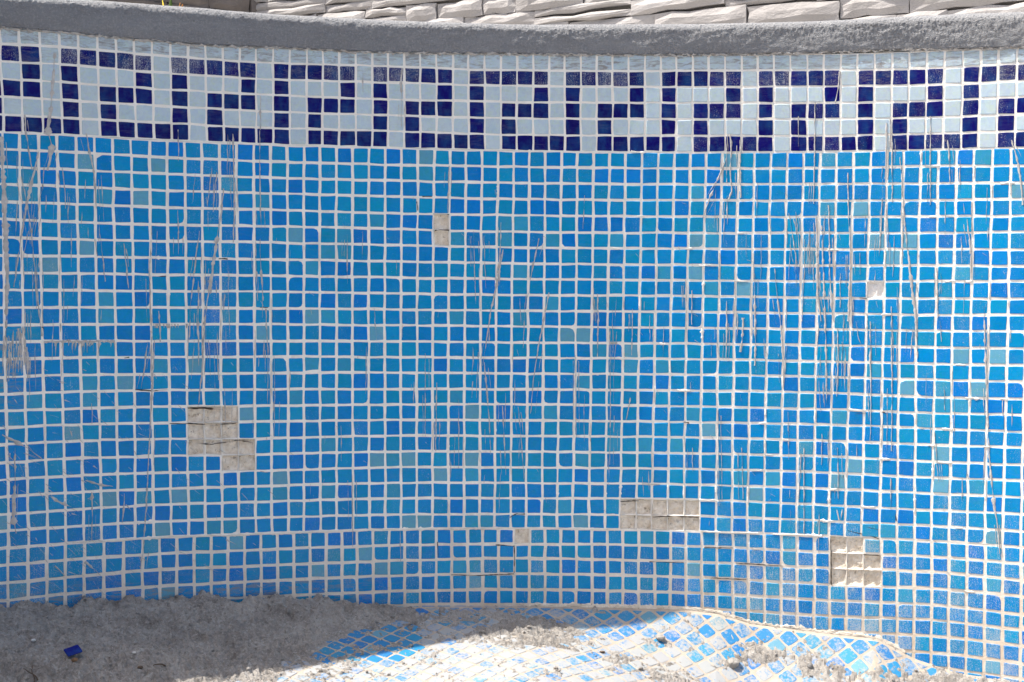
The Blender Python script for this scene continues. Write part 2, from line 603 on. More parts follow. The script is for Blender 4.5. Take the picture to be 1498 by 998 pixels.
def blue():
    return jitter_col(random.choices([b for b, _ in BLUES], _bw)[0])


def navy():
    return jitter_col((0.003, 0.0008, 0.115), 0.14)


def white():
    return jitter_col((0.50, 0.60, 0.635), 0.04)


def is_navy(c, r):
    p = (c - 3) % 6
    return {1: p < 5, 2: p in (0, 4), 3: p in (0, 2, 3, 4), 4: p in (0, 2), 5: p != 1}.get(r, False)


MISSING = set()
for cc, kk in [(25, 4), (25, 5), (52, 8), (30, 24)]:
    MISSING.add((cc, kk))
for kk, cs in [(16, (10, 11, 12)), (17, (10, 11, 12)), (18, (10, 11, 12, 13)), (19, (12, 13)), (22, range(37, 42)), (23, range(37, 42)), (24, (50, 51)), (25, (50, 51, 52)), (26, (50, 51, 52))]:
    for cc in cs:
        MISSING.add((cc, kk))

# ------------------------------------------------------------------ POOL WALL
pool = empty("pool_wall", on_wall(0, foot_z(0)))
tag(pool, "curved pool wall of blue mosaic with a navy and white meander border", "wall", "thing")


def place_wall(s, z, off):
    a = s / R
    r = R - off
    return (CX + r * math.sin(a) - pool.location.x, CY + r * math.cos(a) - pool.location.y, z - pool.location.z)


cells = []
for c in range(J0, J1):
    for r in range(6):
        cells.append(('A', c, r))
    for k in range(NROW):
        cells.append(('B' if k < 24 else 'C', c, k))


def quad(band, c, k):
    kt = k
    # counter-clockwise seen from inside the pool: bottom-left, bottom-right, top-right, top-left
    return [joint_w(band, c, k + 1), joint_w(band, c + 1, k + 1), joint_w(band, c + 1, k), joint_w(band, c, k)]


# grout sheet with pits where tiles have fallen out
gv, gf = [], []
bv, bf = [], []
PATCH = {}


def gq(*pts):
    o = len(gv)
    gv.extend(pts)
    gf.append(tuple(range(o, o + len(pts))))


GR = -0.00055
for band, c, k in cells:
    q = quad(band, c, k)
    if band != 'A' and (c, k) in MISSING:
        cc = np.mean(q, axis=0)
        inn = [cc + (np.array(p) - cc) * (random.uniform(0.80, 0.98) if k != 8 else 0.95) for p in q]
        for i in range(4):
            a, b = q[i], q[(i + 1) % 4]
            ia, ib = inn[i], inn[(i + 1) % 4]
            lo = GR - random.uniform(0.0018, 0.0032)
            gq(place_wall(*a, GR), place_wall(*b, GR), place_wall(*ib, lo), place_wall(*ia, lo))
        # mortar bed, 6 x 6 rough patch
        N = 10
        pk = 'a' if k in (4, 5) else 'b' if k == 8 else 'c' if c < 20 else 'd' if c == 30 else 'e' if c < 45 else 'f'
        bv, bf = PATCH.setdefault(pk, ([], []))
        base = len(bv)
        seed = random.uniform(0, 50)
        for iy in range(N + 1):
            for ix in range(N + 1):
                u, w = ix / N, iy / N
                p = (inn[0] * (1 - u) + inn[1] * u) * (1 - w) + (inn[3] * (1 - u) + inn[2] * u) * w
                nz = noise.fractal(Vector((p[0] * 140, p[1] * 140, seed * 0)), 1.0, 2.0, 4)
                edge = min(u, 1 - u, w, 1 - w)
                off = -0.0036 + nz * 0.0016 + 0.0008 * noise.noise(Vector((p[0] * 420, p[1] * 420, 3))) + (0.0012 if edge < 0.01 else 0)
                bv.append(place_wall(p[0], p[1], off))
        for iy in range(N):
            for ix in range(N):
                a = base + iy * (N + 1) + ix
                bf.append((a, a + 1, a + N + 2, a + N + 1))
    else:
        gq(*[place_wall(*p, GR) for p in q])
grout = mesh_py("grout", gv, gf, [M_GROUT], pool)
for pk, (bv, bf) in PATCH.items():
    bed = mesh_py("mortar_bed", bv, bf, [M_WBED if pk == "b" else M_BED], pool, smooth=False)
    tag(bed, "bare beige mortar bed where tiles have fallen out")

# tiles
S_FINE0, S_FINE1 = _jc[('B', J0, 12)][0], _jc[('B', J1, 12)][0]
blue_list = []
for band, c, k in cells:
    if band != 'A' and (c, k) in MISSING:
        continue
    q = quad(band, c, k)
    mid = np.mean(q, axis=0)
    px, py = to_pix(*on_wall(mid[0], mid[1]))
    if mid[1] < foot_z(mid[0]) - 0.03:
        continue
    area = abs((q[1][0] - q[0][0]) * (q[3][1] - q[0][1]))
    sz = math.sqrt(area)
    inset = sz * (0.060 if band == 'A' else 0.070 if band == 'B' else 0.086)
    inset *= random.uniform(0.85, 1.2)
    cr = sz * 0.045
    chip = None
    if band != 'A' and random.random() < (0.035 if band == 'B' else 0.07):
        chip = random.randrange(4)
    pts, cen = outline(q, inset, cr, sz * 0.020, True, chip)
    tilt = (random.gauss(0, 0.012), random.gauss(0, 0.012), random.uniform(-0.00015, 0.00025))
    sunk = 0.0
    v, f = tile_geo(pts, cen, tilt, place_wall)
    # how much residue lies on this tile
    dust = 0.42 + random.uniform(-0.15, 0.2)
    if band == 'A':
        dust -= 0.2
        if k == 0:
            dust = random.uniform(0.8, 1.1)
        elif k == 1:
            dust = random.uniform(0.45, 1.05)
        elif px > 1000 and k in (2, 3, 5):
            dust = random.choice([0.2, 0.4, 0.75])
        if px < 330 and k == 1 and random.random() < 0.4:
            dust = 1.05
    else:
        dust += 0.12 * smooth01(260, 60, px) + 0.35 * smooth01(700, 860, py) * (0.7 + 0.5 * smooth01(850, 1000, px)) + 0.16 * smooth01(900, 1250, px)
        if 270 < px < 350 and py < 520:
            dust += 0.2
    if band == 'A':
        if is_navy(c, k):
            name, tint = "navy_tile", navy()
        else:
            name, tint = "white_tile", white()
        a = Acc()
        soil = random.uniform(0.65, 1.0) if k == 0 else random.uniform(0.0, 0.45) if k == 1 else random.uniform(0.0, 0.12)
        a.add(v, f, tint, dust, soil)
        a.build(name, M_TILE, pool)
    else:
        tint = blue()
        above = mid[1] - foot_z(mid[0])
        soil_b = 1.0 * smooth01(0.075, 0.012, above) * smooth01(640, 420, px) + (0.55 * smooth01(80, 10, px) * smooth01(440, 520, py) * smooth01(640, 560, py)) + random.uniform(0, 0.06)
        inside = (8 < px < 1490 and py < 985 and mid[1] > foot_z(mid[0]) + 0.012)
        blue_list.append((area * (1 if inside else 0) * (2.2 / math.hypot(*on_wall(mid[0], mid[1])[:2])) ** 2, v, f, tint, dust, soil_b))
blue_list.sort(key=lambda t: -t[0])
for ar, v, f, tint, dust, so in blue_list[:300]:
    a = Acc()
    a.add(v, f, tint, dust, so)
    a.build("blue_tile", M_TILE, pool)
rest = Acc()
for ar, v, f, tint, dust, so in blue_list[300:]:
    rest.add(v, f, tint, dust, so)
o = rest.build("blue_tiles", M_TILE, pool)
tag(o, kind="stuff")

# the rest of the round pool, out of frame: plain continuation of the same mosaic
far = Acc()
P = 0.0262
s_left, s_right = S_FINE0, S_FINE1
L_rest = 2 * math.pi * R - (s_right - s_left)
ncol = int(L_rest / P)
Pc = L_rest / ncol
ztop = joint_w('A', 30, 0)[1]
for i in range(ncol):
    s0 = s_right + i * Pc
    for k in range(38):
        z1 = ztop - k * 0.0252
        z0 = z1 - 0.0252
        if z0 < FOOT_Z[0] - 0.09:
            continue
        q = [(s0, z0), (s0 + Pc, z0), (s0 + Pc, z1), (s0, z1)]
        pts, cen = outline(q, 0.0021, 0.001, 0.0004, False)
        v, f = tile_geo(pts, cen, (0, 0, 0), place_wall)
        cidx = 61 + i
        tint = (navy() if is_navy(cidx, k) else white()) if k < 6 else blue()
        far.add(v, f, tint, 0.45)
o = far.build("mosaic_continuation", M_TILE, pool)
tag(o, kind="stuff")

# wall core behind everything, all the way round
NS = 240
cv, cf = [], []
for i in range(NS):
    a = 2 * math.pi * i / NS
    for rr, zz in ((R + 0.006, -0.6), (R + 0.006, ztop + 0.004), (R + 0.16, ztop + 0.004), (R + 0.16, -0.6)):
        cv.append((CX + rr * math.sin(a) - pool.location.x, CY + rr * math.cos(a) - pool.location.y, zz - pool.location.z))
for i in range(NS):
    a, b = i * 4, ((i + 1) % NS) * 4
    for k in range(3):
        cf.append((a + k, a + k + 1, b + k + 1, b + k))
mesh_py("wall_core", cv, cf, [M_BED], pool)
cv, cf = [], []
n2 = 200
for i in range(n2 + 1):
    s = s_right + L_rest * i / n2
    cv.append(place_wall(s, -0.6, GR - 0.0004))
    cv.append(place_wall(s, ztop + 0.003, GR - 0.0004))
for i in range(n2):
    cf.append((2 * i, 2 * i + 2, 2 * i + 3, 2 * i + 1))
mesh_py("grout", cv, cf, [M_GROUT], pool)

# ------------------------------------------------------------------ coping: a rounded concrete rim
COP_B = [(-300,22),(0,39.5),(100,47.5),(200,57),(300,65.5),(400,69),(550,76),(750,78.5),(1000,80),(1150,78),(1300,73),(1498,69),(1700,62)]
COP_T = [(-300,-40),(0,-12),(150,-3),(200,1),(300,8.5),(400,17),(500,22.5),(650,29),(750,32),(900,32),(1100,30),(1200,27),(1300,22),(1400,17),(1498,13.5),(1700,2)]
_cb = [wall_hit(*p) for p in COP_B]
_ct = [wall_hit(*p) for p in COP_T]
cbS, cbZ = [p[0] for p in _cb], [p[1] for p in _cb]
ctS, ctZ = [p[0] for p in _ct], [p[1] for p in _ct]
segs = list(np.linspace(-0.95, 0.95, 1300)) + list(np.linspace(0.95, 2 * math.pi * R - 0.95, 200))[1:-1]
NP = 46
cv, cf = [], []


def coping_profile(t, h):
    """t 0..1 from the lower lip round to the back of the top; returns (into the pool, up)"""
    if t < 0.08:
        return (-0.004 + 0.006 * t / 0.08, 0.0)
    if t < 0.50:
        u = (t - 0.08) / 0.42
        return (0.002 + 0.002 * math.sin(u * 2.2), h * 0.70 * u)
    if t < 0.84:
        u = (t - 0.50) / 0.34 * math.pi / 2
        return (0.0036 - 0.030 * (1 - math.cos(u)), h * (0.70 + 0.30 * math.sin(u)))
    u = (t - 0.84) / 0.16
    return (-0.0264 - 0.27 * u, h)


for s in segs:
    b = float(np.interp(s, cbS, cbZ)) if abs(s) < 1.1 else (cbZ[0] + cbZ[-1]) / 2
    tp = float(np.interp(s, ctS, ctZ)) if abs(s) < 1.1 else b + 0.05
    for k in range(NP):
        t = k / (NP - 1)
        o_, up = coping_profile(t, tp - b)
        p = Vector((s, up, o_))
        nz = noise.fractal(Vector((s * 9, up * 22, 3.1)), 1.0, 2.0, 3) * 0.0022 + noise.fractal(Vector((s * 90, up * 160, 7.7)), 1.0, 2.0, 3) * 0.0009
        if abs(s) < 0.95 and t < 0.9:
            gr = smooth01(0.30, 0.95, up / (tp - b) + 0.32 * smooth01(-0.25, 0.5, s) + 0.30 * noise.noise(Vector((s * 8, 2.2, up * 30))))
            g = noise.noise(Vector((s * 430, up * 480, o_ * 480))) + 0.5 * noise.noise(Vector((s * 620, up * 600, o_ * 600 + 5)))
            nz += max(0.0, g - 0.05) * 0.0026 * gr
        ragged = 0.0016 * noise.fractal(Vector((s * 60, 0, 9)), 1.0, 2.0, 4) if t < 0.1 else 0
        cv.append(place_wall(s, b + up + ragged, o_ + nz))
ns = len(segs)
for i in range(ns):
    j = (i + 1) % ns
    for k in range(NP - 1):
        cf.append((i * NP + k, j * NP + k, j * NP + k + 1, i * NP + k + 1))
coping = mesh_py("coping", cv, cf, [M_COPING], pool, smooth=True)
tag(coping, "rounded grey concrete rim with a rough sparkling upper edge")

# ------------------------------------------------------------------ dried cement drips and splashes on the wall
def strip(acc_v, acc_f, pts, widths, raise_=0.0009):
    """tapered ridge along a polyline given in photograph directions, laid on the wall face"""
    W = []
    for (x, y) in pts:
        W.append(np.array(wall_hit(x, y)))
    # resample
    P_, Wd = [], []
    for i in range(len(W) - 1):
        L = np.linalg.norm(W[i + 1] - W[i])
        m = max(2, int(L / 0.004))
        for k in range(m):
            t = k / m
            P_.append(W[i] * (1 - t) + W[i + 1] * t)
            Wd.append(widths[i] * (1 - t) + widths[i + 1] * t)
    P_.append(W[-1]); Wd.append(widths[-1])
    n = len(P_)
    base = len(acc_v)
    sd = random.uniform(0, 99)
    for i in range(n):
        a, b = P_[max(i - 1, 0)], P_[min(i + 1, n - 1)]
        d = (b - a) / (np.linalg.norm(b - a) + 1e-9)
        nr = np.array([-d[1], d[0]])
        gap = noise.noise(Vector((i * 0.16, sd, 9)))
        w = Wd[i] * 0.00105 * 0.5 * (0.45 + 1.5 * abs(noise.noise(Vector((i * 0.75, sd, 0))))) * (0.18 if gap < -0.28 else 1.0)
        wob = nr * 0.0009 * noise.noise(Vector((i * 0.3, sd, 5)))
        p = P_[i] + wob
        for k, (o_, h) in enumerate(((-1, -0.0007), (-0.45, raise_ * 0.75), (0.4, raise_), (1, -0.0007))):
            e = p + nr * w * o_ * (1 + 0.6 * noise.noise(Vector((i * 0.9, sd, k * 3))))
            acc_v.append(place_wall(e[0], e[1], h * min(1.0, 0.3 + Wd[i] / 3) if h > 0 else h))
    for i in range(n - 1):
        for k in range(3):
            a = base + i * 4 + k
            acc_f.append((a, a + 1, a + 5, a + 4))


DRIPS = [  # points, widths (photo pixels)
 ([(2,200),(5,260),(8,330),(11,400),(9,480)], [10,13,14,12,8]),
 ([(80,78),(78,110),(75,150),(70,190),(76,215),(70,250)], [9,14,14,16,20,5]),
 ([(36,168),(38,195),(44,230),(47,250)], [5,6,6,1]),
 ([(56,222),(50,250),(42,285),(34,330),(26,380),(20,420)], [3,6,8,5,4,2]),
 ([(31,258),(40,300),(47,350),(53,420),(61,492)], [2,3,4,4,3]),
 ([(62,270),(56,310),(50,345)], [3,4,1]),
 ([(91,245),(95,280),(96,305)], [3,4,2]),
 ([(126,195),(131,222),(138,255),(141,305)], [3,6,5,2]),
 ([(146,342),(150,375),(154,412)], [2,4,2]), ([(181,356),(185,390),(188,422)], [3,5,2]),
 ([(222,330),(219,400),(221,470),(222,560)], [1,3,4,3]), ([(232,455),(234,480),(235,500)], [3,5,3]),
 ([(260,308),(261,340),(261,372)], [2,4,1]), ([(261,190),(261,215),(261,236)], [3,3,1]),
 ([(341,196),(342,250),(343,310),(341,355)], [3,4,5,3]), ([(310,246),(306,280),(303,300)], [2,5,2]),
 ([(317,252),(314,280),(312,310)], [3,4,2]), ([(327,276),(324,310),(318,345),(312,385),(308,430)], [4,6,8,12,4]),
 ([(292,338),(287,370),(283,410),(278,450),(277,500)], [2,5,4,3,4]), ([(311,395),(303,440),(298,490),(296,540),(290,595)], [8,6,5,5,2]),
 ([(291,420),(290,470),(291,535)], [3,6,2]), ([(333,197),(333,230),(332,265)], [1,3,1]),
 ([(380,191),(380,240),(381,300),(382,335)], [2,4,5,1]), ([(380,350),(382,390),(385,440)], [2,9,3]), ([(389,452),(391,500)], [5,2]),
 ([(374,360),(375,400),(377,440)], [2,3,1]), ([(392,505),(392,560),(391,592)], [2,2,3]), ([(401,520),(402,580),(401,640)], [1,2,1]),
 ([(317,500),(319,530),(320,556)], [2,4,4]), ([(306,505),(308,550)], [2,1]),
 ([(216,500),(211,540),(207,568)], [3,5,2]), ([(226,497),(223,560),(220,620),(217,680),(214,740),(210,800),(206,830)], [3,6,4,4,6,4,2]),
 ([(182,722),(181,745),(179,765)], [2,5,2]), ([(134,720),(135,745),(134,790)], [8,4,3]), ([(134,590),(135,620)], [2,2]),
 ([(657,243),(656,275),(655,312)], [3,4,2]), ([(508,343),(508,375),(508,415)], [1,4,1]), ([(693,338),(694,390),(696,445)], [1,3,2]),
 ([(708,345),(709,380),(711,422)], [2,3,1]), ([(733,325),(732,360),(730,398),(731,418)], [2,4,7,1]), ([(736,365),(728,410),(719,450),(712,495),(706,535)], [4,6,5,4,1]),
 ([(700,515),(698,550),(697,582)], [2,2,1]), ([(708,530),(712,570),(716,620),(718,665)], [3,5,4,1]), ([(735,594),(738,650),(740,695)], [4,4,1]),
 ([(758,595),(763,650),(767,705)], [2,3,1]), ([(803,428),(796,465),(788,505),(781,550),(776,605)], [4,6,5,4,2]), ([(788,349),(783,375),(776,410)], [4,4,2]), ([(770,430),(768,452)], [3,1]),
 ([(622,517),(622,570),(622,640)], [1,3,2]), ([(639,560),(638,610),(637,660)], [2,5,2]), ([(671,585),(671,630),(671,685)], [1,3,1]), ([(515,695),(516,760),(516,800)], [1,3,2]),
 ([(1062,232),(1052,258),(1040,285),(1028,318)], [2,5,5,3]), ([(1068,196),(1070,225),(1068,250),(1070,280),(1066,292)], [7,5,4,4,7]), ([(1083,205),(1083,245),(1083,290)], [6,5,4]),
 ([(1064,196),(1063,230),(1063,268)], [2,2,2]), ([(855,286),(854,310),(853,335)], [1,3,1]), ([(874,430),(875,470),(874,522)], [4,6,3]), ([(925,452),(925,485),(924,520)], [2,4,2]),
 ([(1003,410),(1004,450),(1003,500)], [3,4,2]), ([(1012,425),(1012,475)], [3,2]), ([(1063,440),(1063,480),(1062,525)], [2,6,2]), ([(1087,465),(1086,490),(1083,515)], [8,5,8]), ([(1079,460),(1078,500)], [3,3]),
 ([(1104,400),(1104,450),(1105,500),(1104,535)], [3,7,6,8]), ([(1133,393),(1137,430),(1142,475),(1145,510),(1146,560)], [4,7,7,5,2]), ([(1053,370),(1052,410)], [2,2]),
 ([(1154,312),(1160,350),(1168,400)], [2,3,2]), ([(1164,310),(1169,360),(1170,420)], [1,3,2]), ([(1177,350),(1176,400),(1173,470)], [2,2,3]), ([(1184,340),(1183,400)], [3,1]),
 ([(1192,150),(1192,200),(1191,260),(1190,298)], [3,5,3,2]), ([(1194,318),(1195,370),(1196,430),(1201,470)], [5,8,9,4]), ([(1202,330),(1204,390),(1206,440),(1208,500),(1209,560),(1209,590)], [4,7,9,7,5,2]),
 ([(1212,300),(1213,340),(1214,400),(1216,440),(1219,470)], [4,4,3,9,2]), ([(1225,480),(1226,530),(1224,580)], [3,5,2]), ([(1232,500),(1231,565)], [3,1]), ([(1240,253),(1241,310),(1244,365),(1243,420),(1241,470)], [3,4,4,6,6]),
 ([(1229,400),(1229,450)], [2,2]), ([(1252,470),(1256,495),(1263,515)], [1,3,1]), ([(1273,470),(1273,520),(1274,580),(1273,645)], [3,7,4,2]), ([(1258,370),(1258,402)], [2,1]), ([(1290,290),(1288,340),(1286,375)], [2,5,1]),
 ([(1304,448),(1304,500),(1305,560),(1304,660)], [3,5,4,2]), ([(1297,180),(1296,235),(1294,262)], [7,4,2]), ([(1305,195),(1305,245),(1305,295)], [5,5,2]), ([(1317,230),(1321,300),(1326,355),(1330,378)], [3,4,5,4]),
 ([(1328,365),(1332,405),(1336,435),(1340,470),(1341,500),(1342,525)], [5,9,10,11,9,3]), ([(1361,197),(1361,245),(1361,300)], [3,4,2]), ([(1386,205),(1389,240),(1390,268)], [5,4,2]),
 ([(1415,320),(1419,360),(1421,410)], [2,5,2]), ([(1370,392),(1371,430),(1372,465)], [2,5,2]), ([(1375,470),(1377,500)], [4,2]), ([(1440,468),(1441,510),(1443,560),(1445,620),(1447,660)], [4,7,5,6,3]),
 ([(1446,655),(1449,690),(1453,730),(1458,760),(1463,815)], [3,5,9,5,3]), ([(1480,205),(1487,230),(1493,262),(1496,300)], [4,6,8,4]), ([(1367,632),(1370,670),(1373,705)], [2,3,1]), ([(1381,570),(1382,600)], [4,2]),
 ([(1176,655),(1176,700),(1176,780)], [4,3,4]), ([(1202,635),(1202,680)], [2,2]), ([(1225,655),(1226,700),(1226,730)], [4,3,2]), ([(1224,745),(1228,762)], [3,7]), ([(1232,745),(1230,762)], [3,5]),
 ([(1303,700),(1303,745)], [4,2]), ([(1013,655),(1013,690)], [3,1]), ([(1085,655),(1087,730)], [3,2]), ([(1050,600),(1052,740)], [2,2]), ([(892,480),(893,600),(892,680)], [2,3,2]), ([(842,520),(843,640)], [2,2]),
 ([(922,582),(919,600),(916,615)], [4,4,2]), ([(587,110),(588,145),(587,185)], [4,6,6]), ([(381,140),(381,190)], [4,4]), ([(531,107),(531,135)], [3,2]), ([(1228,105),(1226,130),(1222,150)], [6,4,3]), ([(1168,170),(1168,215)], [3,2]),
 ([(1302,175),(1302,215)], [4,3]), ([(1361,170),(1361,200)], [4,4]), ([(3,636),(20,645),(40,655),(62,672)], [4,10,7,3]), ([(66,722),(90,736),(105,742)], [4,11,5]), ([(124,822),(140,835),(152,846)], [8,9,3]),
 ([(80,828),(95,842)], [6,3]), ([(125,703),(150,710),(165,712)], [5,7,3]), ([(22,655),(22,700),(20,760),(24,780)], [4,6,14,10]), ([(588,100),(586,134)], [7,6]),
]
big, small_v, small_f = [], [], []
for pts, w in DRIPS:
    L = sum(math.dist(pts[i], pts[i + 1]) for i in range(len(pts) - 1))
    vv, ff = [], []
    strip(vv, ff, pts, [x * 0.72 for x in w])
    if L > 60:
        for _ in range(2):
            dx = random.choice([-1, 1]) * random.uniform(3, 8)
            a = random.randrange(len(pts) - 1)
            strip(small_v, small_f, [(pts[a][0] + dx, pts[a][1] + 8), (pts[a + 1][0] + dx, pts[a + 1][1])], [random.uniform(0.8, 2), 0.5], 0.0007)
    if max(w) >= 4 and L > 40:
        mesh_py("cement_drip", vv, ff, [M_CEMENT], pool, smooth=True)
    else:
        o_ = len(small_v)
        small_v += vv
        small_f += [tuple(i + o_ for i in q) for q in ff]
# fine drips, gathered in the same streaky bands, and splashes thrown up from the floor
bands = [(20, 60, 210, 560, 30), (60, 150, 230, 520, 22), (270, 345, 230, 640, 30), (370, 400, 240, 620, 10), (690, 770, 330, 720, 14), (850, 1010, 420, 720, 24), (1040, 1130, 230, 560, 22), (1150, 1260, 300, 780, 46), (1260, 1340, 260, 620, 18), (1340, 1490, 230, 720, 22), (400, 700, 300, 800, 14)]
for x0, x1, y0, y1, n in bands:
    for _ in range(n):
        x, y = random.uniform(x0, x1), random.uniform(y0, y1 - 20)
        L = random.uniform(12, 70)
        sl = random.gauss(0, 0.04)
        strip(small_v, small_f, [(x, y), (x + sl * L * .5, y + L * .5), (x + sl * L, y + L)], [0.6, random.uniform(1.0, 2.6), 0.5], 0.0006)
for _ in range(420):
    x = abs(random.gauss(0, 190))
    y = random.uniform(520, 900) + 0.0
    if x > 560 or random.random() < smooth01(900, 450, y) * 0.8:
        continue
    L = random.uniform(4, 17)
    an = math.radians(random.gauss(38, 14))
    w = random.choice([0.7, 0.9, 1.2, 1.6]) + (random.random() < 0.05) * 2.5
    strip(small_v, small_f, [(x, y), (x + L * math.cos(an), y + L * math.sin(an))], [w, 0.5], 0.0005)
for _ in range(160):
    x, y = random.uniform(380, 1480), random.uniform(240, 880)
    L = random.uniform(3, 10)
    an = math.radians(random.uniform(20, 110))
    strip(small_v, small_f, [(x, y), (x + L * math.cos(an), y + L * math.sin(an))], [random.uniform(0.6, 1.3), 0.5], 0.0005)
# crusts along two joints and the smeared patch near the left edge
p_ = [(x, rowy('B', 12, x) + random.uniform(-1.0, 2.5)) for x in np.arange(64, 170, 4)]
strip(small_v, small_f, p_, [random.uniform(2.0, 7.5) for _ in p_], 0.0011)
for _ in range(26):
    x = random.uniform(66, 168)
    y = rowy('B', 12, x)
    strip(small_v, small_f, [(x, y), (x + random.uniform(-2, 2), y + 4), (x + random.uniform(-2, 2), y + 5 + abs(random.gauss(0, 9)))], [random.uniform(2, 7), random.uniform(1, 4), 0.6], 0.0009)
for _ in range(48):
    x = random.uniform(4, 42)
    y = random.uniform(478, 530)
    strip(small_v, small_f, [(x, y), (x + random.uniform(-2, 2), y + random.uniform(15, 45))], [random.uniform(1, 5), random.uniform(0.5, 2)], 0.0007)
for _ in range(26):
    x = random.uniform(225, 275)
    strip(small_v, small_f, [(x, 474), (x + random.uniform(-1, 1), 480)], [random.uniform(2, 5), 1], 0.001)
o = mesh_py("cement_splashes", small_v, small_f, [M_CEMENT], pool, smooth=True)
tag(o, kind="stuff")

# white grout smeared along the sheet seam and over some joints on the right
wv, wf = [], []
def row_pts(k, x0, x1, dy=0.0, step=12):
    return [(x, rowy('B', k, x) + dy + random.uniform(-0.8, 0.8)) for x in np.arange(x0, x1, step)]
for x0, x1, wd in [(150, 250, 6), (255, 390, 5.5), (395, 560, 5), (560, 735, 4.5), (780, 905, 5), (1025, 1120, 4), (1130, 1210, 4)]:
    p_ = row_pts(24, x0, x1)
    strip(wv, wf, p_, [wd * random.uniform(0.5, 1.5) for _ in p_], 0.0011)
for _ in range(110):
    k = random.randrange(0, 28)
    x = random.uniform(60, 1480) if random.random() < 0.4 else random.uniform(820, 1480)
    if random.random() < 0.5:
        p_ = row_pts(k, x, x + random.uniform(8, 26), 0, 5)
    else:
        j = int(np.argmin([abs(c_ - x) for c_ in COL_B2]))
        y0 = rowy('B', min(k, 21), x)
        p_ = [(colx('B', j, y), y) for y in np.arange(y0, y0 + random.uniform(10, 34), 5)]
    if len(p_) > 1:
        strip(wv, wf, p_, [random.choice([1.0, 2.0, 3.0, 4.5, 6.0]) for _ in p_], 0.0008)
o = mesh_py("grout_smears", wv, wf, [M_GROUT], pool, smooth=True)
tag(o, kind="stuff")
# crumbled mortar under the lip of the coping
wv, wf = [], []
for rep_ in range(3):
    p_ = [(x, float(np.interp(x, [q_[0] for q_ in COP_B], [q_[1] for q_ in COP_B])) + random.uniform(-0.5, 3.2)) for x in np.arange(-20, 1520, 5)]
    strip(wv, wf, p_, [random.choice([0.5, 1.0, 2.0, 4.5]) for _ in p_], 0.0032)
o = mesh_py("coping_mortar_fringe", wv, wf, [M_CEMENT], pool, smooth=False)
tag(o, kind="stuff")
# uneven tan mortar in the corner between wall and floor
wv, wf = [], []
for rep_ in range(3):
    p_ = [(x, float(np.interp(x, [q_[0] for q_ in FOOT], [q_[1] for q_ in FOOT])) + random.uniform(-3.5, 1.5)) for x in np.arange(760, 1330, 6)]
    strip(wv, wf, p_, [random.uniform(3, 10) for _ in p_], 0.0008)
o = mesh_py("mortar_fillet", wv, wf, [M_BED], pool, smooth=True)
tag(o, "uneven tan mortar fillet along the wall foot")
# dark strips laid where joints are cracked and open
kv, kf = [], []
for pts in [[(746,757),(756,752),(768,752)], [(660,841),(700,842),(752,840)], [(752,798),(753,815),(752,838)], [(725,797),(752,800)], [(248,620),(275,620)], [(275,620),(310,622),(345,619)], [(198,570),(225,572),(245,570)], [(320,379),(333,379)], [(1030,801),(1072,802)], [(1076,824),(1110,826),(1145,828)], [(1040,846),(1092,848)], [(940,708),(965,709)], [(1250,606),(1268,604)], [(1290,603),(1297,606)], [(1345,629),(1352,627)], [(618,287),(632,288)], [(610,295),(611,308)], [(232,405),(243,404)], [(1310,752),(1311,762)], [(1240,776),(1286,788)], [(640,793),(641,815)], [(1262,770),(1285,775)], [(893,502),(903,502)], [(1000,618),(1008,619)], [(1257,436),(1268,437)], [(182,524),(189,523)], [(62,478),(64,482)], [(380,450),(392,450)], [(275,598),(300,597),(330,600)], [(276,648),(310,650),(345,645)], [(345,644),(372,648)], [(955,757),(985,755),(1022,757)], [(908,734),(935,733)], [(1215,788),(1216,820),(1216,856)], [(1264,812),(1288,813)], [(634,313),(657,314)], [(636,337),(657,337)], [(950,822),(1000,823)]]:
    strip(kv, kf, pts, [random.uniform(1.0, 2.4) for _ in pts], 0.0004)
o = mesh_py("open_joints", kv, kf, [plain_material("dark_joint", (0.03, 0.025, 0.02), (0.08, 0.06, 0.045), 200)], pool)
tag(o, kind="stuff")

# ------------------------------------------------------------------ POOL FLOOR
fv, ff = [], []
ss = list(np.linspace(-1.1, 1.1, 221)) + list(np.linspace(1.1, 2 * math.pi * R - 1.1, 121))[1:-1]
ds = [-0.02, 0.0] + list(np.linspace(0.01, 0.5, 50)) + [0.6, 0.75, 0.9, 1.1, 1.3, 1.45]


def zs(s):
    return s


def fz(s):
    if abs(s) <= 1.1:
        return s
    # beyond the survey blend the height back round the pool
    t = (s - 1.1) / (2 * math.pi * R - 2.2)
    return None if t < 0 else t


def floor_any(s, d, up=0.0):
    if -1.1 <= s <= 1.1:
        return floor_point(s, d, up)
    t = (s - 1.1) / (2 * math.pi * R - 2.2)
    za = foot_z(1.1) - floor_drop(1.1, max(d, 0))
    zb = foot_z(-1.1) - floor_drop(-1.1, max(d, 0))
    return on_wall(s, za * (1 - t) + zb * t + up, d)


for s in ss:
    for d in ds:
        fv.append(floor_any(s, d, -0.0006))
nd = len(ds)
for i in range(len(ss)):
    j = (i + 1) % len(ss)
    for k in range(nd - 1):
        ff.append((i * nd + k, i * nd + k + 1, j * nd + k + 1, j * nd + k))
cidx = len(fv)
fv.append((CX, CY, float(np.mean([fv[i * nd + nd - 1][2] for i in range(len(ss))]))))
for i in range(len(ss)):
    j = (i + 1) % len(ss)
    ff.append((i * nd + nd - 1, cidx, j * nd + nd - 1))
floor = mesh_py("pool_floor", fv, ff, [M_FGROUT], None, smooth=True)
tag(floor, kind="structure", label="sloping pool floor of diagonal blue tiles under dust and mortar crumbs")

# diagonal floor tiles in (s, d) with the pieces against the wall cut along it
FP = 0.0258


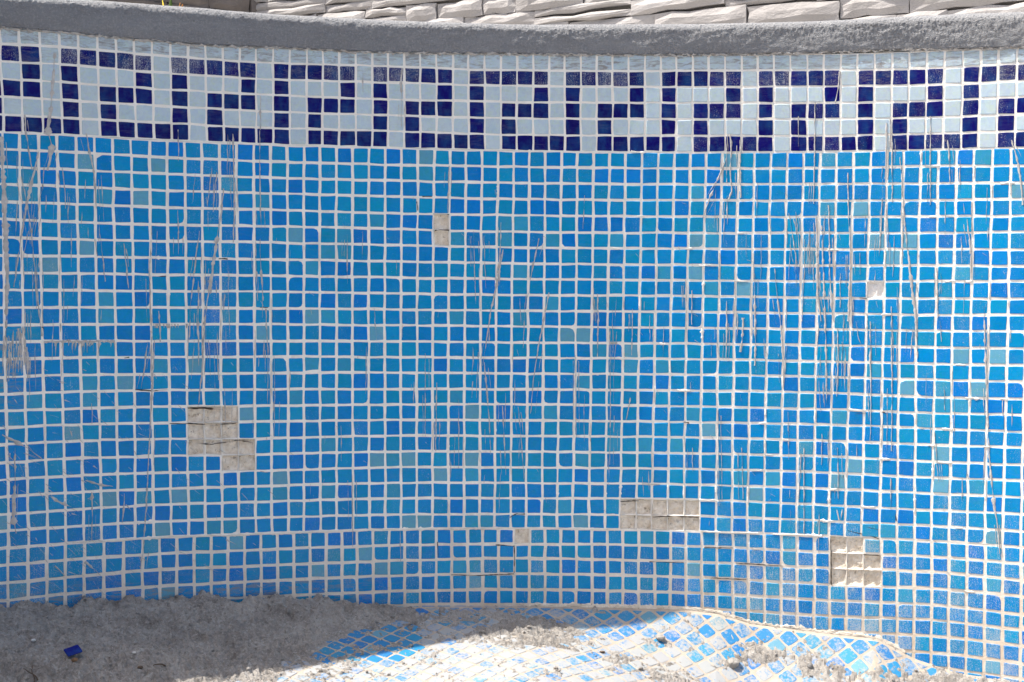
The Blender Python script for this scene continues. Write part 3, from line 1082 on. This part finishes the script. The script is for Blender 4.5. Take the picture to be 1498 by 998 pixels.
def clip_poly(poly, fn):
    outp = []
    for i in range(len(poly)):
        a, b = poly[i], poly[(i + 1) % len(poly)]
        fa, fb = fn(a), fn(b)
        if fa >= 0: outp.append(a)
        if fa * fb < 0:
            t = fa / (fa - fb)
            outp.append(a + (b - a) * t)
    return outp


def place_floor(s, d, off):
    # small surface offset along the local normal (up and into the pool)
    g = slope0(s) * math.exp(-max(d, 0) / cove(s))
    k = 1 / math.sqrt(1 + g * g)
    return floor_point(s, d + off * g * k, off * k)


def d_of(l, s):
    """distance along the sloping floor -> horizontal distance from the wall"""
    d, L = 0.0, cove(s)
    if l < 0:
        return l
    n = max(1, int(l / 0.01))
    for _ in range(n):
        g = T_END + (slope0(s) - T_END) * math.exp(-d / L)
        d += l / n / math.sqrt(1 + g * g)
    return d


ft = []
rot = math.radians(45)
ca, sa = math.cos(rot), math.sin(rot)
NT_ = 62
for i in range(-NT_, NT_):
    for j in range(-NT_, NT_):
        cen = np.array([(i * ca - j * sa) * FP, (i * sa + j * ca) * FP])
        s, l = cen
        if not (-1.05 < s < 1.05 and -0.02 < l < 0.62):
            continue
        h = FP * 0.5 * 0.86
        poly = []
        for (a, b) in ((-1, -1), (1, -1), (1, 1), (-1, 1)):
            x, y = a * h, b * h
            poly.append(cen + np.array([x * ca - y * sa, x * sa + y * ca]) + rng.normal(0, 0.0006, 2))
        poly = clip_poly(poly, lambda p: p[1] - 0.006)
        if len(poly) < 3:
            continue
        poly = np.array(poly)
        c2 = poly.mean(0)
        ar = 0.5 * abs(sum(poly[k][0] * poly[(k + 1) % len(poly)][1] - poly[(k + 1) % len(poly)][0] * poly[k][1] for k in range(len(poly))))
        if ar < 4e-5:
            continue
        # soften the corners
        pts = []
        for k in range(len(poly)):
            p, a, b = poly[k], poly[k - 1], poly[(k + 1) % len(poly)]
            t = 0.16 if len(poly) == 4 and ar > 3e-4 else 0.28
            pts += [p + (a - p) * t, p + (a - p) * 0.04 + (b - p) * 0.04, p + (b - p) * t]
        pts = [np.array([p[0], d_of(p[1], p[0])]) for p in pts]
        c2 = np.array([c2[0], d_of(c2[1], c2[0])])
        area2 = sum(pts[k][0] * pts[(k + 1) % len(pts)][1] - pts[(k + 1) % len(pts)][0] * pts[k][1] for k in range(len(pts)))
        if area2 > 0:
            pts = pts[::-1]
        v, f = tile_geo(pts, c2, (random.gauss(0, 0.02), random.gauss(0, 0.02), 0.0), place_floor)
        x, y, z = floor_point(c2[0], c2[1])
        px, py = to_pix(x, y, z)
        du = 0.72 + 0.26 * smooth01(0.03, 0.10, c2[1]) + random.uniform(-0.2, 0.2)
        if c2[1] < 0.03:
            du = random.uniform(0.4, 0.9)
        if 460 < px < 610 and 915 < py < 968:
            du = random.uniform(0.1, 0.45)
        ft.append((px, py, ar, v, f, tuple(x * 0.72 + 0.03 for x in blue()), max(du, 0.5) if px > 620 else du))

# ------------------------------------------------------------------ sand, mortar dust and crumbs lying on the floor
HEAPS = [  # centre and radii as seen, height in mm
 (-60,950,200,60,22), (30,908,60,12,5), (190,890,60,9,4), (300,905,80,12,3), (120,945,170,46,15), (60,915,120,22,13), (185,900,90,22,12), (270,915,110,34,16), (330,905,90,20,13), (430,905,70,28,17), (370,945,90,20,7), (480,898,60,16,12),
 (240,975,140,22,8), (110,990,190,24,10), (540,900,60,14,7), (600,898,60,12,5.5), (640,930,34,12,4.5), (690,903,60,14,6.5), (705,930,34,12,5), (745,925,40,22,7), (790,918,46,20,10), (790,940,36,9,9), (830,925,28,12,6),
 (860,942,42,12,6), (905,962,46,12,4), (950,975,40,14,5), (985,990,50,14,6), (965,938,22,8,6), (1075,950,30,14,7), (1060,972,30,10,10), (1110,950,40,16,6), (1100,965,30,10,5), (1195,975,42,16,7), (1180,960,24,10,5), (1225,985,40,14,5), (1280,990,60,16,6), (1010,950,24,10,4), (1140,955,18,8,5),
 (1330,975,50,12,5), (1390,990,60,12,6), (1450,1000,60,12,8), (760,970,50,10,3), (800,985,60,10,3), (1360,1003,80,14,6),
]


def dirt_h(px, py):
    h = -4.0
    best = 0.0
    for (x, y, rx, ry, hh) in HEAPS:
        q = ((px - x) / rx) ** 2 + ((py - y) / ry) ** 2
        if q < 4:
            g = math.exp(-q * 1.2) * hh
            best += (g if g > best * 0.2 else g * 0.3) * (1.0 if px < 560 else 0.72)
    left = 9.0 * smooth01(760, 250, px) * smooth01(1100, 960, py)
    return h + min(best, 24) + left * 0.45


sv, sf = [], []
GS = np.linspace(-1.15, 1.1, 920)
GD = np.concatenate([np.linspace(-0.004, 0.26, 106), np.linspace(0.264, 0.5, 60)])
keep = np.zeros((len(GS), len(GD)), dtype=bool)
hh = np.zeros((len(GS), len(GD)))
for i, s in enumerate(GS):
    for k, d in enumerate(GD):
        x, y, z = floor_point(s, d)
        px, py = to_pix(x, y, z)
        h = dirt_h(px, py)
        n1 = noise.fractal(Vector((s * 22, d * 30, 1.3)), 1.0, 2.0, 4)
        n2 = noise.fractal(Vector((s * 110, d * 130, 4.3)), 0.8, 2.0, 4)
        n3 = noise.noise(Vector((s * 420, d * 420, 8.3)))
        n4 = noise.fractal(Vector((s * 48, 3.3, d * 20)), 0.7, 2.0, 5) * 9.0 * smooth01(0.03, 0.0, d) * smooth01(620, 480, px)
        amp = 1.0 if h > 1 else 0.8
        t = h + (n1 * (4.5 + 5.0 * smooth01(0.05, 0.0, d) * smooth01(560, 420, px)) + n2 * 5.6 + max(0, n3) * 2.0 + n4) * amp
        t -= 30.0 * smooth01(0.98, 1.10, abs(s)) + 30.0 * smooth01(0.36, 0.46, d)
        hh[i, k] = t * 0.001
        sv.append(floor_point(s, d, max(t, -3.0) * 0.001))
nk = len(GD)
for i in range(len(GS) - 1):
    for k in range(nk - 1):
        if max(hh[i, k], hh[i + 1, k], hh[i, k + 1], hh[i + 1, k + 1]) > -0.0012:
            a = i * nk + k
            sf.append((a, a + 1, a + nk + 1, a + nk))
sand = mesh_py("sand", sv, sf, [M_SAND], None, smooth=False)
tag(sand, kind="stuff", label="grey sand and crumbled mortar heaped along the foot of the wall")


def dirt_at(s, d):
    i = int(np.clip(np.searchsorted(GS, s), 0, len(GS) - 1))
    k = int(np.clip(np.searchsorted(GD, d), 0, nk - 1))
    return hh[i, k]


def pick_floor(px, py):
    """(s, d) where that viewing direction meets the floor"""
    dv = ray(px, py)
    best = None
    lo = 0.0
    for t in np.linspace(1.2, 2.4, 2400):
        x, y, z = dv * t
        z += CAM_Z
        r = math.hypot(x - CX, y - CY)
        s = R * math.atan2(x - CX, y - CY)
        d = R - r
        if d < 0:
            break
        if z <= foot_z(s) - floor_drop(s, d) + max(0.0, dirt_at(s, d)):
            return s, d
        best = (s, d)
    return best


# floor tiles: those that show largest as parts, the rest joined
def shown(t):
    px, py, ar = t[0], t[1], t[2]
    if not (5 < px < 1493 and py < 992):
        return -1
    sd = np.mean([p for p in t[3][:len(t[3]) // 3]], axis=0)
    s = R * math.atan2(sd[0] - CX, sd[1] - CY)
    d = R - math.hypot(sd[0] - CX, sd[1] - CY)
    return ar if dirt_at(s, d) < 0.0012 else ar * 0.001


ft.sort(key=lambda t: -shown(t))
restf = Acc()
cnt = 0
for t in ft:
    a = Acc()
    if cnt < 300 and shown(t) > 3e-6:
        a.add(t[3], t[4], t[5], t[6])
        a.build("floor_tile", M_FTILE, floor)
        cnt += 1
    else:
        restf.add(t[3], t[4], t[5], t[6])
o = restf.build("floor_tiles", M_FTILE, floor)
tag(o, kind="stuff")


# crumbs scattered over the sand
def rock(r, seed, flat=0.7, sub=1):
    bm = bmesh.new()
    bmesh.ops.create_icosphere(bm, subdivisions=sub, radius=r)
    for v in bm.verts:
        k = 1 + 0.35 * noise.noise(v.co / r * 1.1 + Vector((seed, 0, 0)))
        v.co = Vector((v.co.x * k, v.co.y * k, v.co.z * k * flat))
    return bm


cv, cf = [], []
protos = []
for i in range(5):
    bm = rock(1.0, i * 7.3, 0.7, 1)
    protos.append(([v.co.copy() for v in bm.verts], [tuple(v.index for v in f.verts) for f in bm.faces]))
    bm.free()
made = 0
for _ in range(14000):
    if made > 2400: break
    s, d = random.uniform(-0.9, 0.9), random.uniform(0.003, 0.42)
    h = dirt_at(s, d)
    if h < 0.0 and random.random() > 0.03: continue
    if s > -0.25 and random.random() < 0.45: continue
    r = min(0.0042, 0.0007 * math.exp(abs(random.gauss(0, 0.65))))
    pv, pf = random.choice(protos)
    base = Vector(floor_point(s, d, max(h, 0) + r * 0.3))
    M = Matrix.Rotation(random.uniform(0, 6.28), 3, 'Z') @ Matrix.Rotation(random.uniform(-0.5, 0.5), 3, 'X')
    o_ = len(cv)
    cv += [tuple(base + M @ (p * r)) for p in pv]
    cf += [tuple(i + o_ for i in q) for q in pf]
    made += 1
o = mesh_py("mortar_crumbs", cv, cf, [M_SAND], None)
tag(o, kind="stuff", label="small crumbs of mortar strewn over the pool floor")


# ------------------------------------------------------------------ loose things on the floor
def spot(px, py, up=0.0):
    s, d = pick_floor(px, py)
    return Vector(floor_point(s, d, max(dirt_at(s, d), 0) + up))


# fallen navy tile lying tilted in the sand
p = spot(107, 958, 0.004)
half = 0.0105
q = [(-half, -half), (half, -half), (half, half), (-half, half)]
pts, cen = outline(q, 0.0006, 0.0012, 0.0004)
v, f = tile_geo(pts, np.array([0.0, 0.0]), (0, 0, 0), lambda a, b, c: (a, b, c + 0.002), depth=0.002)
n = len(pts)
f.append(tuple(reversed(range(2 * n, 3 * n))))
a = Acc()
a.add(v, f, (0.006, 0.003, 0.16), 0.45)
lt = a.build("loose_tile", M_TILE, None)
lt.location = p
lt.rotation_euler = (math.radians(15), math.radians(-12), math.radians(32))
tag(lt, "single fallen navy glass tile lying tilted in the grey sand", "tile", "thing")


def twig(px, py, dx, dy, r, label, side=None):
    p = spot(px, py, 0.002)
    e = spot(px + dx, py + dy, 0.004)
    d = e - p
    nseg, ring = 8, 6
    vv, fc = [], []
    for i in range(nseg + 1):
        t = i / nseg
        c = d * t + Vector((0, 0, 0.0025 * math.sin(t * 3.0))) + Vector((0.0012 * math.sin(t * 9 + px), 0, 0))
        ax = d.normalized()
        u = ax.orthogonal().normalized()
        w = ax.cross(u)
        rr = r * (1.0 - 0.65 * t)
        for k in range(ring):
            an = 2 * math.pi * k / ring
            vv.append(tuple(c + (u * math.cos(an) + w * math.sin(an)) * rr))
    for i in range(nseg):
        for k in range(ring):
            k2 = (k + 1) % ring
            fc.append((i * ring + k, i * ring + k2, (i + 1) * ring + k2, (i + 1) * ring + k))
    fc.append(tuple(reversed(range(ring))))
    fc.append(tuple(range(nseg * ring, nseg * ring + ring)))
    o = mesh_py("twig", vv, fc, [M_TWIG], None, smooth=True)
    o.location = p
    tag(o, label, "twig", "thing")
    return o


twig(56, 1000, -23, -17, 0.0011, "longer of two dry brown twigs crossing in the bottom corner of the sand")
twig(50, 1002, -4, -22, 0.0009, "shorter upright dry twig crossing a longer one in the bottom corner")
twig(243, 977, -20, 4, 0.0013, "dark twig lying flat on the sand near the shadow's edge")


def stone_thing(name, px, py, r, mat, label, cat, flat=0.65, sub=2, up=0.3):
    bm = rock(r, px * 0.37, flat, sub)
    for v in bm.verts:
        v.co *= 1 + 0.12 * noise.noise(v.co / r * 3.1)
    me = bpy.data.meshes.new(name)
    bm.to_mesh(me)
    bm.free()
    o = link(name, me, [mat])
    o.location = spot(px, py, r * up)
    o.rotation_euler = (0, 0, px)
    tag(o, label, cat, "thing")
    return o


stone_thing("pebble", 109, 967, 0.0042, M_PEBBLE, "small brown pebble just below the fallen navy tile", "pebble")
stone_thing("pebble", 205, 978, 0.0040, M_TWIG, "dark brown pebble beside the dark twig on the sand", "pebble", 0.5)
stone_thing("mortar_crumb", 49, 940, 0.0030, M_CRUMB, "white mortar crumb up the sand from the fallen navy tile", "crumb")
stone_thing("mortar_crumb", 196, 958, 0.0026, M_CRUMB, "white mortar crumb in open sand above the dark pebble", "crumb")
stone_thing("pebble", 1185, 976, 0.0050, M_DPEBBLE, "smooth dark pebble standing in sunlit sand on the floor", "pebble", 1.0)
stone_thing("mortar_lump", 1072, 973, 0.0100, M_SAND, "largest crumbly grey mortar lump lying on sunlit floor tiles", "mortar lump", 0.8, 3)
stone_thing("mortar_lump", 966, 937, 0.0075, M_SAND, "small mortar lump below the diagonal tiles at the shadow's end", "mortar lump", 0.7, 3)
stone_thing("wood_chip", 881, 955, 0.0042, M_TWIG, "thin dark wood chip lying on pale sunlit sand", "chip", 0.35)

# ------------------------------------------------------------------ DECK and stone walls behind
DECK_Z = float(np.mean(ctZ)) - 0.006
dv_, df_ = [], []
for i in range(180):
    a = 2 * math.pi * i / 180
    for rr in (R + 0.15, R + 1.0, R + 4.0, R + 15.0, 90.0):
        dv_.append((CX + rr * math.sin(a), CY + rr * math.cos(a), DECK_Z))
for i in range(180):
    j = (i + 1) % 180
    for k in range(4):
        df_.append((i * 5 + k, j * 5 + k, j * 5 + k + 1, i * 5 + k + 1))
deck = mesh_py("deck", dv_, df_, [M_DECK])
tag(deck, kind="structure", label="concrete deck round the pool behind the coping")


def stone_geo(w, h, dep, seed):
    nx, nz = (5, 3) if w > 0.1 else (3, 3)
    vv, fc = [], []
    for iz in range(nz + 1):
        for ix in range(nx + 1):
            x, z = ix / nx, iz / nz
            e = min(x * w, (1 - x) * w, z * h, (1 - z) * h)
            X = x * w + 0.006 * noise.noise(Vector((seed, z * 3, x)))
            Z = z * h + 0.007 * noise.noise(Vector((seed + 5, x * 4, z)))
            y = -dep + (0.008 if e < 0.001 else 0) + 0.0065 * noise.noise(Vector((seed + x * w * 18, z * h * 30, 2.2)))
            vv.append((X, y, Z))
    N = nx + 1
    for iz in range(nz):
        for ix in range(nx):
            a = iz * N + ix
            fc.append((a, a + 1, a + N + 1, a + N))
    rim = list(range(0, N)) + [r * N + nx for r in range(1, nz + 1)] + [nz * N + i for i in range(nx - 1, -1, -1)] + [r * N for r in range(nz - 1, 0, -1)]
    b = len(vv)
    for i in rim:
        vv.append((vv[i][0], 0.0, vv[i][2]))
    m = len(rim)
    for k in range(m):
        k2 = (k + 1) % m
        fc.append((rim[k], b + k, b + k2, rim[k2]))
    return vv, fc


def stone_wall(label, origin, yaw, length, height, mat, seed):
    root = empty("stone_wall", origin)
    root.rotation_euler = (0, 0, yaw)
    tag(root, label, "wall", "thing")
    rnd = random.Random(seed)
    z = 0.0
    while z < height:
        h = rnd.uniform(0.034, 0.056)
        x = -rnd.uniform(0, 0.15)
        while x < length:
            w = rnd.uniform(0.10, 0.34)
            pieces = [(0.0, h)] if rnd.random() < 0.72 or w < 0.14 else [(0.0, h * 0.48), (h * 0.5, h * 0.5)]
            for zz, hp in pieces:
                vv, fc = stone_geo(w - 0.002, hp - 0.002, rnd.uniform(0.022, 0.032), rnd.uniform(0, 99))
                o = mesh_py("stone", vv, fc, [mat], root)
                o.location = (x, 0, z + zz)
                o.rotation_euler = (0, rnd.gauss(0, 0.022), 0)
            x += w
        z += h
    # core
    vv = [(-0.12, 0.004, -0.02), (length + 0.1, 0.004, -0.02), (length + 0.1, 0.004, z), (-0.12, 0.004, z), (-0.12, 0.2, -0.02), (length + 0.1, 0.2, -0.02), (length + 0.1, 0.2, z), (-0.12, 0.2, z)]
    fc = [(0, 1, 2, 3), (5, 4, 7, 6), (3, 2, 6, 7), (1, 5, 6, 2), (4, 0, 3, 7), (4, 5, 1, 0)]
    mesh_py("wall_core", vv, fc, [M_JOINT], root)
    return root


YAW = math.radians(-26)
Y0 = 4.1
tt = math.tan(-YAW)


def stone_at(px):
    k = (px - 749) / FPX
    y = Y0 / (1 + k * tt)
    return k * y, y


xl, yl = stone_at(396)
xr, yr = stone_at(1700)
stone_wall("pale stacked stone wall in sunlight behind the pool rim", (xl, yl, DECK_Z), YAW, math.hypot(xr - xl, yr - yl), 0.62, M_STONE, 3)
# wall on the left, away from the sun; shade deepened into its brown colour
YAW2 = math.radians(38)
L2 = 1.6
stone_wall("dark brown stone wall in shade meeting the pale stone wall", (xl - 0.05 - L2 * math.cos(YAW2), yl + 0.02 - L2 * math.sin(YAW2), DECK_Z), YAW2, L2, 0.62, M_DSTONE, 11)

# small plant peeping over the rim
kx = (252 - 749) / FPX
py_ = 2.75
plant = empty("plant", (kx * py_, py_, DECK_Z))
tag(plant, "small plant with yellow and green leaf tips peeping over the rim", "plant", "thing")


def leaf(mat, az, lean, length, wid, z0):
    vv, fc = [], []
    n = 6
    for i in range(n + 1):
        t = i / n
        w = wid * math.sin(math.pi * min(0.97, 0.12 + t * 0.86))
        out_ = lean * length * t * t
        zc = z0 + length * t * (1 - 0.25 * lean * t)
        for sx, dz in ((-w, 0.0), (0, -w * 0.35), (w, 0.0)):
            vv.append((out_ * math.cos(az) - sx * math.sin(az), out_ * math.sin(az) + sx * math.cos(az), zc + dz))
    for i in range(n):
        for k in range(2):
            a = i * 3 + k
            fc.append((a, a + 1, a + 4, a + 3))
    o = mesh_py("leaf", vv, fc, [mat], plant, smooth=True)
    md = o.modifiers.new("thick", 'SOLIDIFY')
    md.thickness = 0.0008


ptop = (426 - 2) / FPX * py_ + CAM_Z - DECK_Z
for i, (m, az, lean, ln, w) in enumerate([(M_LEAFY, -2.6, 0.10, 1.0, 0.012), (M_LEAFG, -1.2, 0.12, 1.02, 0.011), (M_LEAFO, 0.2, 0.14, 0.99, 0.012), (M_LEAFY, 2.4, 0.2, 0.95, 0.012), (M_LEAFG, 1.2, 0.25, 0.9, 0.012), (M_LEAFO, -0.4, 0.22, 0.97, 0.010), (M_LEAFG, 3.0, 0.5, 0.7, 0.014), (M_LEAFG, -0.6, 0.5, 0.7, 0.014)]):
    leaf(m, az, lean, ptop * ln, w, 0.0)
